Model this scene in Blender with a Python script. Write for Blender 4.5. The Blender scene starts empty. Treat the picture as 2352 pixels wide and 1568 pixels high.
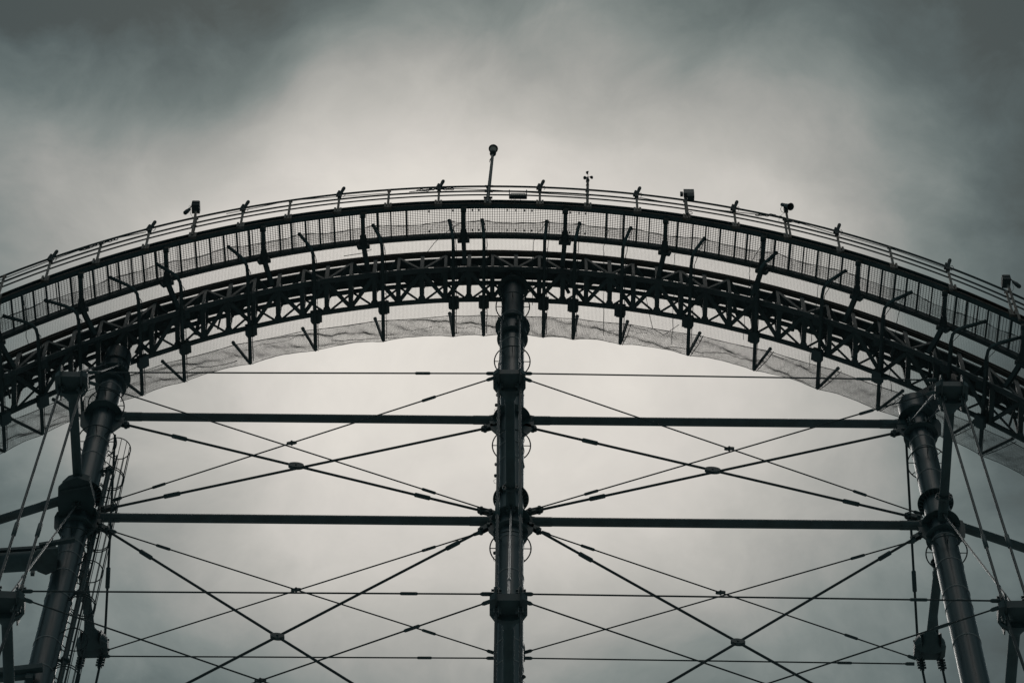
import bpy, math, random
import numpy as np
from mathutils import Vector, Matrix
random.seed(7)
V = Vector
scene = bpy.context.scene
COL = scene.collection
R = math.radians

# ------------------------------------------------------------------ camera model
W_, H_ = 2352.0, 1568.0            # pixel grid in which the photograph was measured
F = 6909.0                         # focal length in those pixels
PITCH = R(61.0)
ROLL = 0.0097
EYE = V((0, 0, 1.6))
D0 = 44.6                          # distance of the column plane
fw = V((0, math.cos(PITCH), math.sin(PITCH)))
up0 = V((0, -math.sin(PITCH), math.cos(PITCH)))
rt0 = V((1, 0, 0))
rt = (rt0 * math.cos(ROLL) + up0 * math.sin(ROLL)).normalized()
up = (up0 * math.cos(ROLL) - rt0 * math.sin(ROLL)).normalized()

def ray(px, py):
    return fw + rt * ((px - W_ / 2) / F) + up * ((H_ / 2 - py) / F)
def P(px, py, dy=0.0):
    """measured point on the upright plane dy metres behind the columns"""
    d = ray(px, py)
    return EYE + d * ((D0 + dy) / d.y)
def proj(p):
    d = p - EYE
    z = d.dot(fw)
    return (W_ / 2 + F * d.dot(rt) / z, H_ / 2 - F * d.dot(up) / z)

cam = bpy.data.cameras.new("camera")
cam.sensor_width = 36.0
cam.lens = 36.0 * F / W_
cam.clip_start = 0.1
cam.clip_end = 5000
co = bpy.data.objects.new("camera", cam)
M = Matrix((rt, up, -fw)).transposed().to_4x4()
M.translation = EYE
co.matrix_world = M
COL.objects.link(co)
scene.camera = co

# ------------------------------------------------------------------ materials
def mat(name, col, rough=0.5, metal=0.0, var=0.25, scale=3.0, streak=False, spec=0.5, dirt=None):
    m = bpy.data.materials.new(name)
    m.use_nodes = True
    nt = m.node_tree
    b = nt.nodes["Principled BSDF"]
    b.inputs["Roughness"].default_value = rough
    b.inputs["Metallic"].default_value = metal
    b.inputs["Specular IOR Level"].default_value = spec
    tc = nt.nodes.new("ShaderNodeTexCoord")
    mp = nt.nodes.new("ShaderNodeMapping")
    mp.inputs["Scale"].default_value = (7, 7, 0.35) if streak else (1, 1, 1)
    nt.links.new(tc.outputs["Object"], mp.inputs["Vector"])
    n = nt.nodes.new("ShaderNodeTexNoise")
    n.inputs["Scale"].default_value = scale
    n.inputs["Detail"].default_value = 6
    nt.links.new(mp.outputs[0], n.inputs["Vector"])
    cr = nt.nodes.new("ShaderNodeValToRGB")
    cr.color_ramp.elements[0].position = 0.3
    cr.color_ramp.elements[1].position = 0.72
    d = dirt or tuple(c * (1 - var) for c in col)
    cr.color_ramp.elements[0].color = (*d, 1)
    cr.color_ramp.elements[1].color = (*(c * (1 + var) for c in col), 1)
    nt.links.new(n.outputs["Fac"], cr.inputs[0])
    nt.links.new(cr.outputs[0], b.inputs["Base Color"])
    mr = nt.nodes.new("ShaderNodeMapRange")
    mr.inputs["To Min"].default_value = max(0.05, rough - 0.12)
    mr.inputs["To Max"].default_value = min(1, rough + 0.12)
    nt.links.new(n.outputs["Fac"], mr.inputs["Value"])
    nt.links.new(mr.outputs[0], b.inputs["Roughness"])
    return m
STEEL = mat("dark_steel_paint", (0.045, 0.078, 0.082), 0.55, 0, 0.3, 2.0)
COLP = mat("column_paint", (0.034, 0.056, 0.062), 0.31, 0, 0.5, 1.2, streak=True, spec=0.95)
TUBEP = mat("tube_paint", (0.055, 0.082, 0.085), 0.42, 0, 0.3, 2.0)
GALV = mat("weathered_galvanised", (0.15, 0.16, 0.155), 0.55, 0.35, 0.4, 5.0, dirt=(0.08, 0.055, 0.035))
ROD = mat("bare_steel_rod", (0.18, 0.19, 0.195), 0.38, 0.65, 0.2, 4.0)
CABLE = mat("black_cable", (0.035, 0.055, 0.058), 0.6, 0.1, 0.2, 6.0)
WEAVE = mat("net_twine", (0.05, 0.058, 0.056), 0.8, 0, 0.3, 3.0)
PLATE = mat("bolted_plate_paint", (0.05, 0.08, 0.083), 0.45, 0, 0.3, 4.0)
RAILM = mat("rail_paint", (0.04, 0.06, 0.062), 0.5, 0.2, 0.3, 4.0)
RUST = mat("rust_tinged_steel", (0.06, 0.056, 0.05), 0.6, 0.1, 0.4, 3.0, dirt=(0.05, 0.033, 0.022))
GLASSM = mat("lamp_glass", (0.5, 0.46, 0.40), 0.25, 0, 0.2, 6.0)
HORN = mat("horn_grey", (0.10, 0.12, 0.12), 0.45, 0.1, 0.2, 6.0)
SEAM = mat("weld_bead", (0.26, 0.28, 0.28), 0.4, 0.2, 0.2, 9.0)
FROD = mat("front_rod_paint", (0.045, 0.06, 0.063), 0.45, 0.1, 0.25, 3.0)
GROUND = mat("pale_paving", (0.30, 0.34, 0.345), 0.9, 0, 0.3, 0.6)

# ------------------------------------------------------------------ mesh builder
class MB:
    def __init__(s):
        s.v = []; s.f = []; s.sm = []
    def add(s, vs, fs, smooth):
        o = len(s.v)
        s.v += [tuple(p) for p in vs]
        s.f += [tuple(o + i for i in f) for f in fs]
        s.sm += [smooth] * len(fs)
        return s
    def sweep(s, pts, sect, upv=None, closed=False, cap=True, smooth=False, scale=None):
        """sect: list of (a,b) in the frame (side, up)"""
        pts = [V(p) for p in pts]
        n = len(pts); k = len(sect)
        vs = []
        ref = None
        for i, p in enumerate(pts):
            if closed:
                t = pts[(i + 1) % n] - pts[i - 1]
            else:
                t = pts[min(i + 1, n - 1)] - pts[max(i - 1, 0)]
            if t.length < 1e-9: t = V((0, 0, 1))
            t.normalize()
            if upv is not None:
                u = V(upv) - t * V(upv).dot(t)
                if u.length < 1e-4: u = V((0, 1, 0)) - t * t.y
            elif ref is None:
                a = V((0, 0, 1)) if abs(t.z) < 0.9 else V((0, 1, 0))
                u = a - t * a.dot(t)
            else:
                u = ref - t * ref.dot(t)
            u.normalize(); ref = u
            sd = t.cross(u)
            c = scale[i] if scale else 1.0
            for a, b in sect:
                vs.append(p + sd * a * c + u * b * c)
        fs = []
        for i in range(n if closed else n - 1):
            j = (i + 1) % n
            for m in range(k):
                m2 = (m + 1) % k
                fs.append((i * k + m, i * k + m2, j * k + m2, j * k + m))
        s.add(vs, fs, smooth)
        if cap and not closed:
            s.add(vs[:k], [tuple(range(k))[::-1]], False)
            s.add(vs[-k:], [tuple(range(k))], False)
        return s
    def tube(s, pts, r, n=8, closed=False, scale=None):
        sect = [(r * math.cos(2 * math.pi * i / n), r * math.sin(2 * math.pi * i / n)) for i in range(n)]
        return s.sweep(pts, sect, closed=closed, smooth=n > 5, scale=scale)
    def bar(s, pts, w, h, upv=(0, 0, 1)):
        w /= 2; h /= 2
        return s.sweep(pts, [(-w, -h), (w, -h), (w, h), (-w, h)], upv=upv)
    def ibeam(s, pts, w, h, t, upv=(0, 0, 1)):
        w /= 2; h /= 2; q = t / 2
        return s.sweep(pts, [(-w, -h), (w, -h), (w, -h + t), (q, -h + t), (q, h - t), (w, h - t), (w, h), (-w, h), (-w, h - t), (-q, h - t), (-q, -h + t), (-w, -h + t)], upv=upv, cap=False)
    def box(s, c, hx, hy, hz, ax=(1, 0, 0), ay=(0, 1, 0), az=(0, 0, 1)):
        c = V(c); ax = V(ax).normalized() * hx; ay = V(ay).normalized() * hy; az = V(az).normalized() * hz
        vs = [c + ax * i + ay * j + az * k for i in (-1, 1) for j in (-1, 1) for k in (-1, 1)]
        return s.add(vs, [(0, 1, 3, 2), (4, 6, 7, 5), (0, 4, 5, 1), (2, 3, 7, 6), (0, 2, 6, 4), (1, 5, 7, 3)], False)
    def cone(s, p0, p1, r0, r1, n=16):
        p0 = V(p0); p1 = V(p1)
        return s.sweep([p0, p1], [(math.cos(2 * math.pi * i / n), math.sin(2 * math.pi * i / n)) for i in range(n)], smooth=True, scale=[max(r0, 1e-4), max(r1, 1e-4)])
    def lathe(s, base, axis, prof, n=24):
        """prof: (radius, distance along the axis)"""
        base = V(base); axis = V(axis).normalized()
        a = V((0, 0, 1)) if abs(axis.z) < 0.9 else V((1, 0, 0))
        u = (a - axis * a.dot(axis)).normalized(); w = axis.cross(u)
        vs = [base + axis * h + (u * math.cos(2 * math.pi * i / n) + w * math.sin(2 * math.pi * i / n)) * r for r, h in prof for i in range(n)]
        fs = [(j * n + i, j * n + (i + 1) % n, (j + 1) * n + (i + 1) % n, (j + 1) * n + i) for j in range(len(prof) - 1) for i in range(n)]
        return s.add(vs, fs, True)
    def plate(s, poly, th):
        """flat polygon with thickness vector th, centred"""
        th = V(th) / 2; k = len(poly)
        vs = [V(p) - th for p in poly] + [V(p) + th for p in poly]
        fs = [tuple(range(k))[::-1], tuple(range(k, 2 * k))] + [(i, (i + 1) % k, k + (i + 1) % k, k + i) for i in range(k)]
        return s.add(vs, fs, False)
    def build(s, name, material, parent=None, label=None):
        me = bpy.data.meshes.new(name)
        off = V(parent["_o"]) if parent is not None else V((0, 0, 0))
        me.from_pydata([(x - off.x, y - off.y, z - off.z) for x, y, z in s.v], [], s.f)
        me.polygons.foreach_set("use_smooth", s.sm)
        if any(s.sm):
            me.set_sharp_from_angle(angle=R(40))
        me.materials.append(material)
        me.update()
        o = bpy.data.objects.new(name, me)
        COL.objects.link(o)
        if parent is not None:
            top = parent
            o.parent = parent
            o["_o"] = parent["_o"]
        if label: o["label"] = label
        return o

ALL = []
def thing(name, label, cat, at=(0, 0, 0), group=None, kind=None):
    o = bpy.data.objects.new(name, None)
    o.empty_display_size = 0.2
    o.location = at
    o["_o"] = tuple(at)
    o["label"] = label; o["category"] = cat
    if group: o["group"] = group
    if kind: o["kind"] = kind
    COL.objects.link(o)
    ALL.append(o)
    return o
def tag(o, label, cat, group=None, kind=None):
    o["label"] = label; o["category"] = cat
    if group: o["group"] = group
    if kind: o["kind"] = kind
    return o
ORD = ["first", "second", "third", "fourth", "fifth", "sixth", "seventh", "eighth", "ninth", "tenth", "eleventh", "twelfth"]

# ------------------------------------------------------------------ ring geometry, measured
TOPP = [(0, 636.4), (112.8, 592.9), (225.6, 558.3), (339.6, 525), (446, 499.3), (556, 477.5), (664, 460.4), (777, 446.3), (893.6, 436), (1010, 429.6), (1130, 427.8), (1242.8, 430.4), (1351.7, 435.7), (1463, 445.2), (1575, 459), (1692, 478.3), (1802, 500.6), (1926, 530.5), (2044, 566.8), (2179, 615.5), (2316, 669.3), (2352, 684.7)]
BOTP = [(0, 949), (143.5, 890), (333, 813), (410, 788.8), (516.8, 757), (588, 741.5), (637, 728), (819, 703.8), (952.5, 690.5), (1080.6, 687), (1176, 688), (1360.6, 693.8), (1435.5, 702.5), (1540, 710.5), (1640.5, 729.5), (1821, 782.5), (1952, 829.5), (1975, 837), (2055, 870.5), (2096, 887), (2208.6, 932), (2352, 998.7)]
def fit(pts, deg=4):
    x = (np.array([p[0] for p in pts]) - 1176) / 1176
    return np.polyfit(x, np.array([p[1] for p in pts]), deg)
CT, CB = fit(TOPP), fit(BOTP)
def pv(c, x):
    x = (x - 1176) / 1176
    xe = max(-1.06, min(1.06, x))
    y = np.polyval(c, xe)
    if x != xe:
        y += np.polyval(np.polyder(c), xe) * (x - xe) + 260 * (x - xe) ** 2
    return float(y)
T0, B0 = pv(CT, 1176), pv(CB, 1176)
def ringpx(x, yc):
    t = max(-0.1, min(1.06, (yc - T0) / (B0 - T0)))
    return yc + (1 - t) * (pv(CT, x) - T0) + t * (pv(CB, x) - B0)
def RP(x, yc, dy):
    return P(x, ringpx(x, yc), dy)
def RX(X, yc, dy):
    """point of ring member (yc, dy) at world station X"""
    x = 1176 + X * 75
    for _ in range(6):
        p = RP(x, yc, dy)
        x += (X - p.x) * 74
    return RP(x, yc, dy)
X0, X1 = -21.4, 21.6
def stations(step, a=X0, b=X1):
    n = int(round((b - a) / step))
    return [a + (b - a) * i / n for i in range(n + 1)]
def rail(yc, dy, step=0.5, a=X0, b=X1):
    return [RX(X, yc, dy) for X in stations(step, a, b)]
def normal(X):
    a, b = RX(X - 0.3, 650, 0), RX(X + 0.3, 650, 0)
    t = (b - a).normalized()
    return V((-t.z, 0, t.x))
def lerp(a, b, t): return a + (b - a) * t
def stX(px, yc, dy):
    return RP(px, yc, dy).x

# ---- ring truss
tr = thing("ring_truss", "dark steel box truss bending in an arch over all three columns", "truss", RX(0, 653, 0))
MB().tube(rail(618, -0.53), 0.085, 10).build("front_chord", TUBEP, tr)
MB().tube(rail(688, 0.53), 0.078, 10).build("rear_chord", STEEL, tr)
b = MB(); p = rail(582, -0.53)
b.ibeam(p, 0.17, 0.13, 0.03); b.build("upper_front_chord", RUST, tr)
MB().tube(rail(650, 0.53), 0.075, 10).build("upper_rear_chord", STEEL, tr)
TS = stations(0.745)
for i, X in enumerate(TS):
    a, c = RX(X, 618, -0.53), RX(X, 688, 0.53)
    a2, c2 = RX(X, 582, -0.53), RX(X, 652, 0.53)
    m = MB()
    m.bar([a, c], 0.148, 0.12)
    m.bar([c, c2], 0.075, 0.075, (0, 1, 0))
    m.bar([a2, c2], 0.09, 0.09)
    m.build("cross_member", STEEL, tr)
    m = MB(); m.bar([a + V((0, -0.02, 0)), a2], 0.12 if i % 2 else 0.09, 0.07, (0, 1, 0)); m.build("upright", TUBEP, tr)
for i in range(len(TS) - 1):
    Xa, Xb = TS[i], TS[i + 1]
    m = MB()
    e = i % 2
    f0 = RX(Xa if e else Xb, 621, -0.50); r0 = RX(Xb if e else Xa, 685, 0.50)
    m.bar([f0, r0], 0.115, 0.07)
    f1 = RX(Xb if e else Xa, 585, -0.48); r1 = RX(Xa if e else Xb, 655, 0.48)
    m.bar([f1, r1], 0.13, 0.06)
    m.bar([RX(Xa if e else Xb, 690, 0.53), RX(Xb if e else Xa, 652, 0.53)], 0.05, 0.05, (0, 1, 0))
    m.build("diagonal_brace", STEEL, tr)
    if (i // 2) % 2 == 0 or i % 5 == 0:
        m = MB(); m.bar([RX(Xb if e else Xa, 586, -0.545), RX(Xa if e else Xb, 616, -0.575)], 0.085, 0.04, (0, 1, 0))
        m.build("front_brace", TUBEP, tr)
for i, X in enumerate(TS):
    n = normal(X); c = RX(X, 686, .47); ax_ = (n.z, 0, -n.x)
    m = MB()
    if i % 2: m.plate([c + V(ax_) * q + V((0, y, 0)) for q, y in ((-.17, .06), (.17, .06), (.09, -.16), (-.09, -.16))], n * .03)
    else: m.plate([RX(X, 620, -.5) + V(ax_) * q + V((0, y, 0)) for q, y in ((-.19, -.04), (.19, -.04), (.10, .20), (-.10, .20))], n * .03)
    m.build("gusset_plate", STEEL, tr)
for i in range(34):
    X = random.choice((random.uniform(X0, -8.2), random.uniform(8.2, X1), random.uniform(X0, X1)))
    t0, t1 = random.uniform(.05, .5), random.uniform(.5, .95)
    dx = random.uniform(-.6, .6)
    a, c = RX(X, lerp(618, 688, t0), lerp(-.53, .53, t0)) + V((0, 0, .35)), RX(X + dx, lerp(618, 688, t1), lerp(-.53, .53, t1)) + V((0, 0, random.uniform(.1, .6)))
    MB().bar([a, c], random.uniform(.05, .12), .05).build("hanger_bar", STEEL, tr)
# sheet-metal duct inside the truss, with joints
dt = thing("cable_duct", "flat segmented black duct running along inside the ring truss", "duct", RX(0, 602, -0.12))
MB().bar(rail(601.5, -0.12), 0.27, 0.07).build("duct_run", STEEL, dt)
MB().bar(rail(631, 0.33), 0.29, 0.10).build("duct_run", STEEL, dt)
for X in stations(0.52):
    MB().bar([RX(X, 601.5, -0.12) + V((0, -0.138, -0.042)), RX(X, 601.5, -0.12) + V((0, 0.132, -0.042))], 0.022, 0.012).build("duct_joint", TUBEP, dt)
# wheels carried between the chords
wpx = [(545, 0), (730, 0), (945, 0), (1290, 1), (1395, 1), (1010, 0), (1505, 1), (1640, 1), (1760, 1), (1890, 1), (420, 0), (1180, 0), (240, 0), (2010, 1), (2110, 1), (640, 0), (845, 0), (1085, 0), (330, 0), (130, 0), (2230, 1)]
wpx += [(60, 0), (185, 0), (285, 0), (375, 0), (1950, 1), (2060, 1), (2165, 1), (2290, 1)]
wpx.sort()
for i, (px, _) in enumerate(wpx):
    c = RP(px, 629, -0.02)
    n = normal(c.x)
    w = thing("guide_wheel", "flat dark guide wheel, %s from the left along the inside of the truss" % (ORD + ["thirteenth", "fourteenth", "fifteenth", "sixteenth", "seventeenth", "eighteenth", "nineteenth", "twentieth", "twenty-first", "twenty-second", "twenty-third", "twenty-fourth", "twenty-fifth", "twenty-sixth", "twenty-seventh", "twenty-eighth", "twenty-ninth"])[i], "wheel", c, "guide wheels inside the ring truss")
    MB().lathe(c, n, [(0.02, -0.08), (0.20, -0.09), (0.24, -0.05), (0.29, -0.05), (0.29, 0.09), (0.02, 0.09)], 28).build("tyre", CABLE, w)
    MB().lathe(c, n, [(0.02, -0.13), (0.075, -0.12), (0.09, -0.05), (0.09, 0.26), (0.02, 0.26)], 14).build("hub", STEEL, w)

# ---- walkway
wk = thing("walkway", "narrow mesh floored maintenance walkway hung along the arch above the truss", "walkway", RX(0, 505, -1.8))
b = MB()
po = rail(470, -2.3); pi_ = rail(541, -1.2)
w2, h2 = 0.085, 0.13
b.sweep(po, [(-w2, -h2), (w2, -h2), (w2, -h2 + 0.03), (-w2 + 0.03, -h2 + 0.03), (-w2 + 0.03, h2 - 0.03), (w2, h2 - 0.03), (w2, h2), (-w2, h2)][::-1], upv=(0, 0, 1), cap=False)
b.build("outer_edge_beam", STEEL, wk)
b = MB(); b.bar(pi_, 0.14, 0.19); b.build("inner_edge_beam", STEEL, wk)
b = MB(); b.bar(rail(466, -2.3), 0.20, 0.018); b.bar([q + V((0, -0.1, 0.0)) for q in rail(474, -2.3)], 0.02, 0.03); b.build("beam_flange", RUST, wk)
gm = MB()
L0, L1 = stX(952, 500, -1.8), stX(1368, 500, -1.8)
tri = lambda r: [(r * math.cos(a), r * math.sin(a)) for a in (R(90), R(210), R(330))]
gs = stations(0.076)
for X in gs:
    a, c = RX(X, 479, -2.24), RX(X, 533, -1.25)
    gm.sweep([a, c], tri(0.0085), cap=False, smooth=False)
ga = rail(479, -2.24, 0.6); gc = rail(533, -1.25, 0.6)
for k in range(1, 14):
    gm.sweep([lerp(a, c, k / 14) for a, c in zip(ga, gc)], tri(0.0085), cap=False)
o = gm.build("mesh_floor", STEEL, wk)
posts_px = [-330, -185, 0, 190, 385, 607, 835, 1065, 1298, 1527, 1750, 1967, 2165, 2345, 2520, 2690]
pX = [stX(x, 500, -1.8) for x in posts_px]
# floor bars
for i in range(len(pX) - 1):
    a, c = pX[i], pX[i + 1]
    n = 7
    for k in range(1, n):
        X = lerp(a, c, (k + random.uniform(-.12, .12)) / n)
        if L0 < X < L1 and not (k == 3 and i in (6, 8)):
            continue
        p0, p1 = RX(X, 478, -2.26), RX(X, 535, -1.23)
        m = MB(); m.bar([p0 - V((0, 0, .02)), p1 - V((0, 0, .02))], 0.062 if random.random() < .7 else 0.045, 0.035)
        if random.random() < .55:
            s_ = random.choice((-1, 1)) * random.uniform(.07, .1)
            m.bar([p0 + V((s_, 0, -.02)), p1 + V((s_, 0, -.02))], 0.018, 0.02)
        m.build("floor_bar", STEEL, wk)
for i, X in enumerate(pX):
    n = normal(X)
    p0, p1 = RX(X, 482, -2.22), RX(X, 545, -1.2)
    q = RX(X - n.x * 0.62, 608, -0.56)
    m = MB()
    p0 += V((0, 0, -.10)); p1 += V((0, 0, -.12))
    m.ibeam([p0, lerp(p0, p1, .5), p1], 0.13, 0.14, 0.03)
    m.box(p1 + V((0, .02, -.02)), 0.19, 0.06, 0.10, (n.z, 0, -n.x), (0, 1, 0), n)
    m.box(p0 + V((0, -.02, .06)), 0.09, 0.07, 0.03)
    m.ibeam([p1 + V((0, -.05, 0)), lerp(p1, q, .5), q], 0.135, 0.13, 0.03, (0, 1, 0))
    m.plate([p1 + V((-.09, -.35, .03)), p1 + V((.09, -.35, .03)), p1 + V((.14, .05, -.03)), p1 + V((-.14, .05, -.03))], (0, 0, .05))
    sb = m.build("support_bracket", STEEL, wk)
    m = MB(); m.box(p0 + V((0.03, -0.10, 0.10)), 0.09, 0.012, 0.05); m.build("cleat", GALV, sb)
# small clips under the mid panels
for px in (985, 1040, 1085, 1100, 1165, 1185, 1205, 1222, 1310, 1330, 1345):
    X = stX(px, 482, -2.2)
    for q_ in (RX(X, 483, -2.18), RX(X, 529, -1.30)):
        MB().lathe(q_, (0, 0, 1), [(0.004, -.03), (.026, -.03), (.026, .03), (.004, .03)], 8).build("panel_clip", STEEL, wk)

# ---- railing
ra = thing("handrail", "three thin rails on short posts along the outer edge of the walkway", "railing", RX(0, 445, -2.3))
for yc, r in ((428.6, 0.034), (439.6, 0.029), (448, 0.025)):
    MB().tube(rail(yc, -2.36, .35), r, 8).build("rail", RAILM, ra)
RAILPX = [-118, -5, 105, 222, 335, 443, 553, 662, 776, 891, 1007, 1120, 1240, 1350, 1464, 1577, 1690, 1808, 1929, 2052, 2187, 2325]
def railpost(px, top_extra=0.0):
    X = stX(px, 463, -2.4)
    a = RX(X, 464, -2.40)
    t = RX(X, 428.6, -2.40)
    return a, t
RTOP = {}
for px in RAILPX:
    a, t = railpost(px)
    RTOP[px] = (a, t)
    m = MB(); m.bar([a + V((0, 0, -.12)), t], 0.072, 0.05, (0, 1, 0))
    m.box(t + V((0, .02, -.05)), .06, .03, .02)
    po_ = m.build("post", GALV, ra)
    m = MB()
    for s_ in (-1, 1):
        m.box(a + V((s_ * .085, -.01, -.05)), 0.032, 0.05, 0.14)
        m.tube([a + V((s_ * .095, -.03, -.13)), a + V((s_ * .095, .03, -.13))], .025, 6)
    m.box(a + V((0, -.0, -.16)), 0.10, 0.045, 0.02)
    m.build("post_shoe", GALV, po_)
# slack wire ropes with shackles along the rail
def wire(pts_px, label, r=0.014, hooks=()):
    pts = [P(x, y, -2.43) for x, y in pts_px]
    w = thing("wire_rope", label, "wire rope", pts[0], "wire ropes tied along the handrail")
    MB().tube(pts, r * (1.7 if r < .012 else 1), 5).build("strand", CABLE, w)
    for (x0, y0, x1, y1, k) in hooks:
        m = MB()
        for i in range(k):
            c = P(lerp(x0, x1, (i + .5) / k), lerp(y0, y1, (i + .5) / k) + random.uniform(-1, 1), -2.45)
            d = (P(x1, y1, -2.45) - P(x0, y0, -2.45)).normalized()
            u = V((0, 1, 0)).cross(d)
            if i % 2: u = V((0, .4, 0)) + u * .8
            l = (P(x1, y1, -2.45) - P(x0, y0, -2.45)).length / k * .62
            m.tube([c + d * l * math.cos(a) + u * .04 * math.sin(a) for a in [j * math.pi / 6 for j in range(12)]], .014, 5, closed=True)
        m.build("shackle_chain", CABLE, w)
    return w
wire([(0, 643), (108, 601), (180, 575), (235, 560), (262, 548), (335, 533)], "slack wire rope with shackles left of the left camera pole", hooks=[(182, 575, 222, 563, 5), (228, 560, 270, 547, 6)])
wire([(520, 491), (600, 475), (662, 461), (776, 452), (891, 444)], "slack wire rope sagging under the top rail above the left half", .007)
wire([(940, 441), (968, 438), (1008, 434), (1045, 433.5), (1120, 436), (1200, 441), (1350, 451)], "wire rope with shackles left of the tall lamp mast", .008, hooks=[(958, 439, 985, 436, 4), (985, 436, 1004, 433, 3), (1012, 434, 1042, 433.5, 4)])
wire([(1464, 453), (1577, 473), (1690, 487), (1735, 492), (1765, 495), (1808, 503), (1836, 512), (1929, 541)], "wire rope with shackles beside the horn loudspeaker", .008, hooks=[(1736, 493, 1765, 496, 4), (1768, 492, 1803, 501, 5), (1812, 505, 1838, 513, 4)])
wire([(1929, 538), (2052, 573), (2187, 621)], "slack wire rope sagging along the right end of the handrail", .007)

# clamp lamps on every second post
lampn = 0
clamp = [-118, 105, 335, 553, 776, 1007, 1240, 1464, 1690, 1929, 2187]
names = ["", "leftmost in the picture", "first left of the left camera pole", "first right of the left camera pole", "second to the left of the lamp mast", "left neighbour of the tall lamp mast",
         "between the tall mast and the anemometer", "between the anemometer and the box floodlight", "between the box floodlight and the horn loudspeaker", "next post right of the horn loudspeaker", "nearest to the right camera pole"]
for px, nm in zip(clamp, names):
    a, t = RTOP[px]
    if not nm: nm = "on the first post beyond the left edge"
    g = thing("clamp_lamp", ("small tube lamp clamped to a handrail post, " + nm), "lamp", t, "tube lamps clamped on the handrail")
    c = t + V((0.05, -.05, .04))
    d = V((0.27, -.10, 1)).normalized()
    hs = MB().lathe(c - d * .24, d, [(0.01, 0), (.048, .0), (.052, .06), (.052, .34), (.042, .35), (.042, .39), (.056, .40), (.056, .50), (.045, .53), (.01, .535)], 14).build("housing", CABLE, g)
    MB().lathe(c + d * .115, d, [(.043, 0), (.053, .005), (.053, .03), (.043, .035)], 14).build("lens_ring", GALV, hs)
    m = MB(); m.box(c - d * .10 + V((-.075, 0, .02)), .028, .045, .13, (d.z, 0, -d.x), (0, 1, 0), d); m.box(t + V((0, -.02, -.06)), .07, .05, .05); m.box(t + V((0, -.02, -.2)), .06, .05, .06)
    m.build("clamp", CABLE, g)
    m = MB(); m.tube([c - d * .1 + V((.05, 0, 0)), c + V((.10, -.02, -.10)), c + V((.13, 0, -.20)), c + V((.08, 0, -.33))], .009, 5); m.build("cord", CABLE, g)

# ---- things standing on the railing
def pole(m, px0, py0, px1, py1, w=.055, dy=-2.42):
    a, c = P(px0, py0, dy), P(px1, py1, dy)
    m.bar([a, c], w, w, (0, 1, 0))
    return a, c
# twin lamp pole, left
g = thing("camera_pole", "leftmost pole on the handrail with a hooded box and one drooping spotlight", "camera pole", P(441, 540, -2.42))
m = MB(); pole(m, 441, 540, 450, 487, .075); m.build("pole", GALV, g)
c = P(450, 476.5, -2.42)
m = MB(); m.box(c, .125, .16, .12); bx_ = m.build("box", CABLE, g)
m = MB(); m.box(c + V((0, -.17, .06)), .11, .02, .045); m.build("hood_window", HORN, bx_)
m = MB(); m.bar([c + V((-.1, -.1, .0)), P(434, 481.5, -2.55)], .03, .03); m.build("bracket", CABLE, g)
a, e = P(435.5, 480.5, -2.6), P(424, 490, -2.6); d = (e - a).normalized(); L = (e - a).length
MB().lathe(a, d, [(.01, 0), (.05, .0), (.055, L * .4), (.068, L * .45), (.068, L * .9), (.05, L), (.01, L)], 14).build("spotlight", CABLE, g)
m = MB(); m.tube([P(436, 483, -2.6), P(438, 492, -2.6), P(443, 499, -2.5)], .006, 4); m.tube([P(435, 480, -2.6), P(434, 474, -2.6), P(437, 471, -2.5), P(438, 478, -2.5)], .005, 4); m.build("cord", CABLE, g)
m = MB(); m.box(P(446, 519.5, -2.44), .10, .02, .018); m.build("clamp", CABLE, g)
# box floodlight with side box
g = thing("box_floodlight", "big grey box floodlight on a pole right of the anemometer", "floodlight", P(1580, 490, -2.42))
m = MB(); pole(m, 1579, 492, 1573.5, 449, .085); m.build("pole", GALV, g)
m = MB(); c0, c1 = P(1569.5, 434, -2.55), P(1594, 436, -2.55)
m.box(P(1582, 444.5, -2.5), .165, .09, .135); m.build("housing", HORN, g)
m = MB(); m.box(P(1586.5, 452.5, -2.5), .11, .085, .10); m.build("ballast_box", CABLE, g)
m = MB(); m.box(P(1565.5, 446, -2.46), .045, .05, .085); m.build("side_box", CABLE, g)
m = MB(); cc = P(1586, 489, -2.46)
for k in range(2):
    m.tube([cc + V((.06 * math.cos(a), .01 * k, .085 * math.sin(a))) for a in [i * math.pi / 8 for i in range(16)]], .007, 5, closed=True)
m.tube([P(1582, 491, -2.46), P(1590, 503, -2.46), P(1600, 511, -2.46)], .008, 5)
m.build("cord", CABLE, g)
# horn loudspeaker
g = thing("horn_loudspeaker", "flared horn loudspeaker facing right on its own handrail pole", "loudspeaker", P(1815, 540, -2.42))
m = MB(); m.bar([P(1815.5, 540, -2.42), P(1810, 512, -2.42), P(1806, 488, -2.42), P(1804.5, 474, -2.42)], .065, .06, (0, 1, 0)); m.build("pole", GALV, g)
m = MB(); m.box(P(1805, 481.5, -2.44), .065, .05, .14); m.box(P(1811, 508.5, -2.44), .10, .03, .02); m.build("bracket", CABLE, g)
a, e = P(1796, 470, -2.45), P(1816.5, 475, -2.62); d = (e - a).normalized(); L = (e - a).length
MB().lathe(a, d, [(.01, 0), (.058, 0), (.062, L * .32), (.05, L * .34), (.066, L * .45), (.08, L * .7), (.108, L * .92), (.124, L * .97), (.112, L * .97), (.07, L * .75), (.03, L * .5)], 24).build("horn", HORN, g)
m = MB(); m.tube([P(1795, 475, -2.45), P(1792.5, 480, -2.45), P(1795, 486, -2.45), P(1801, 489, -2.45)], .007, 5)
m.tube([P(1801, 489, -2.45), P(1790, 498, -2.45), P(1789, 508, -2.45), P(1795, 516, -2.45)], .005, 4); m.build("cord", CABLE, g)
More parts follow.
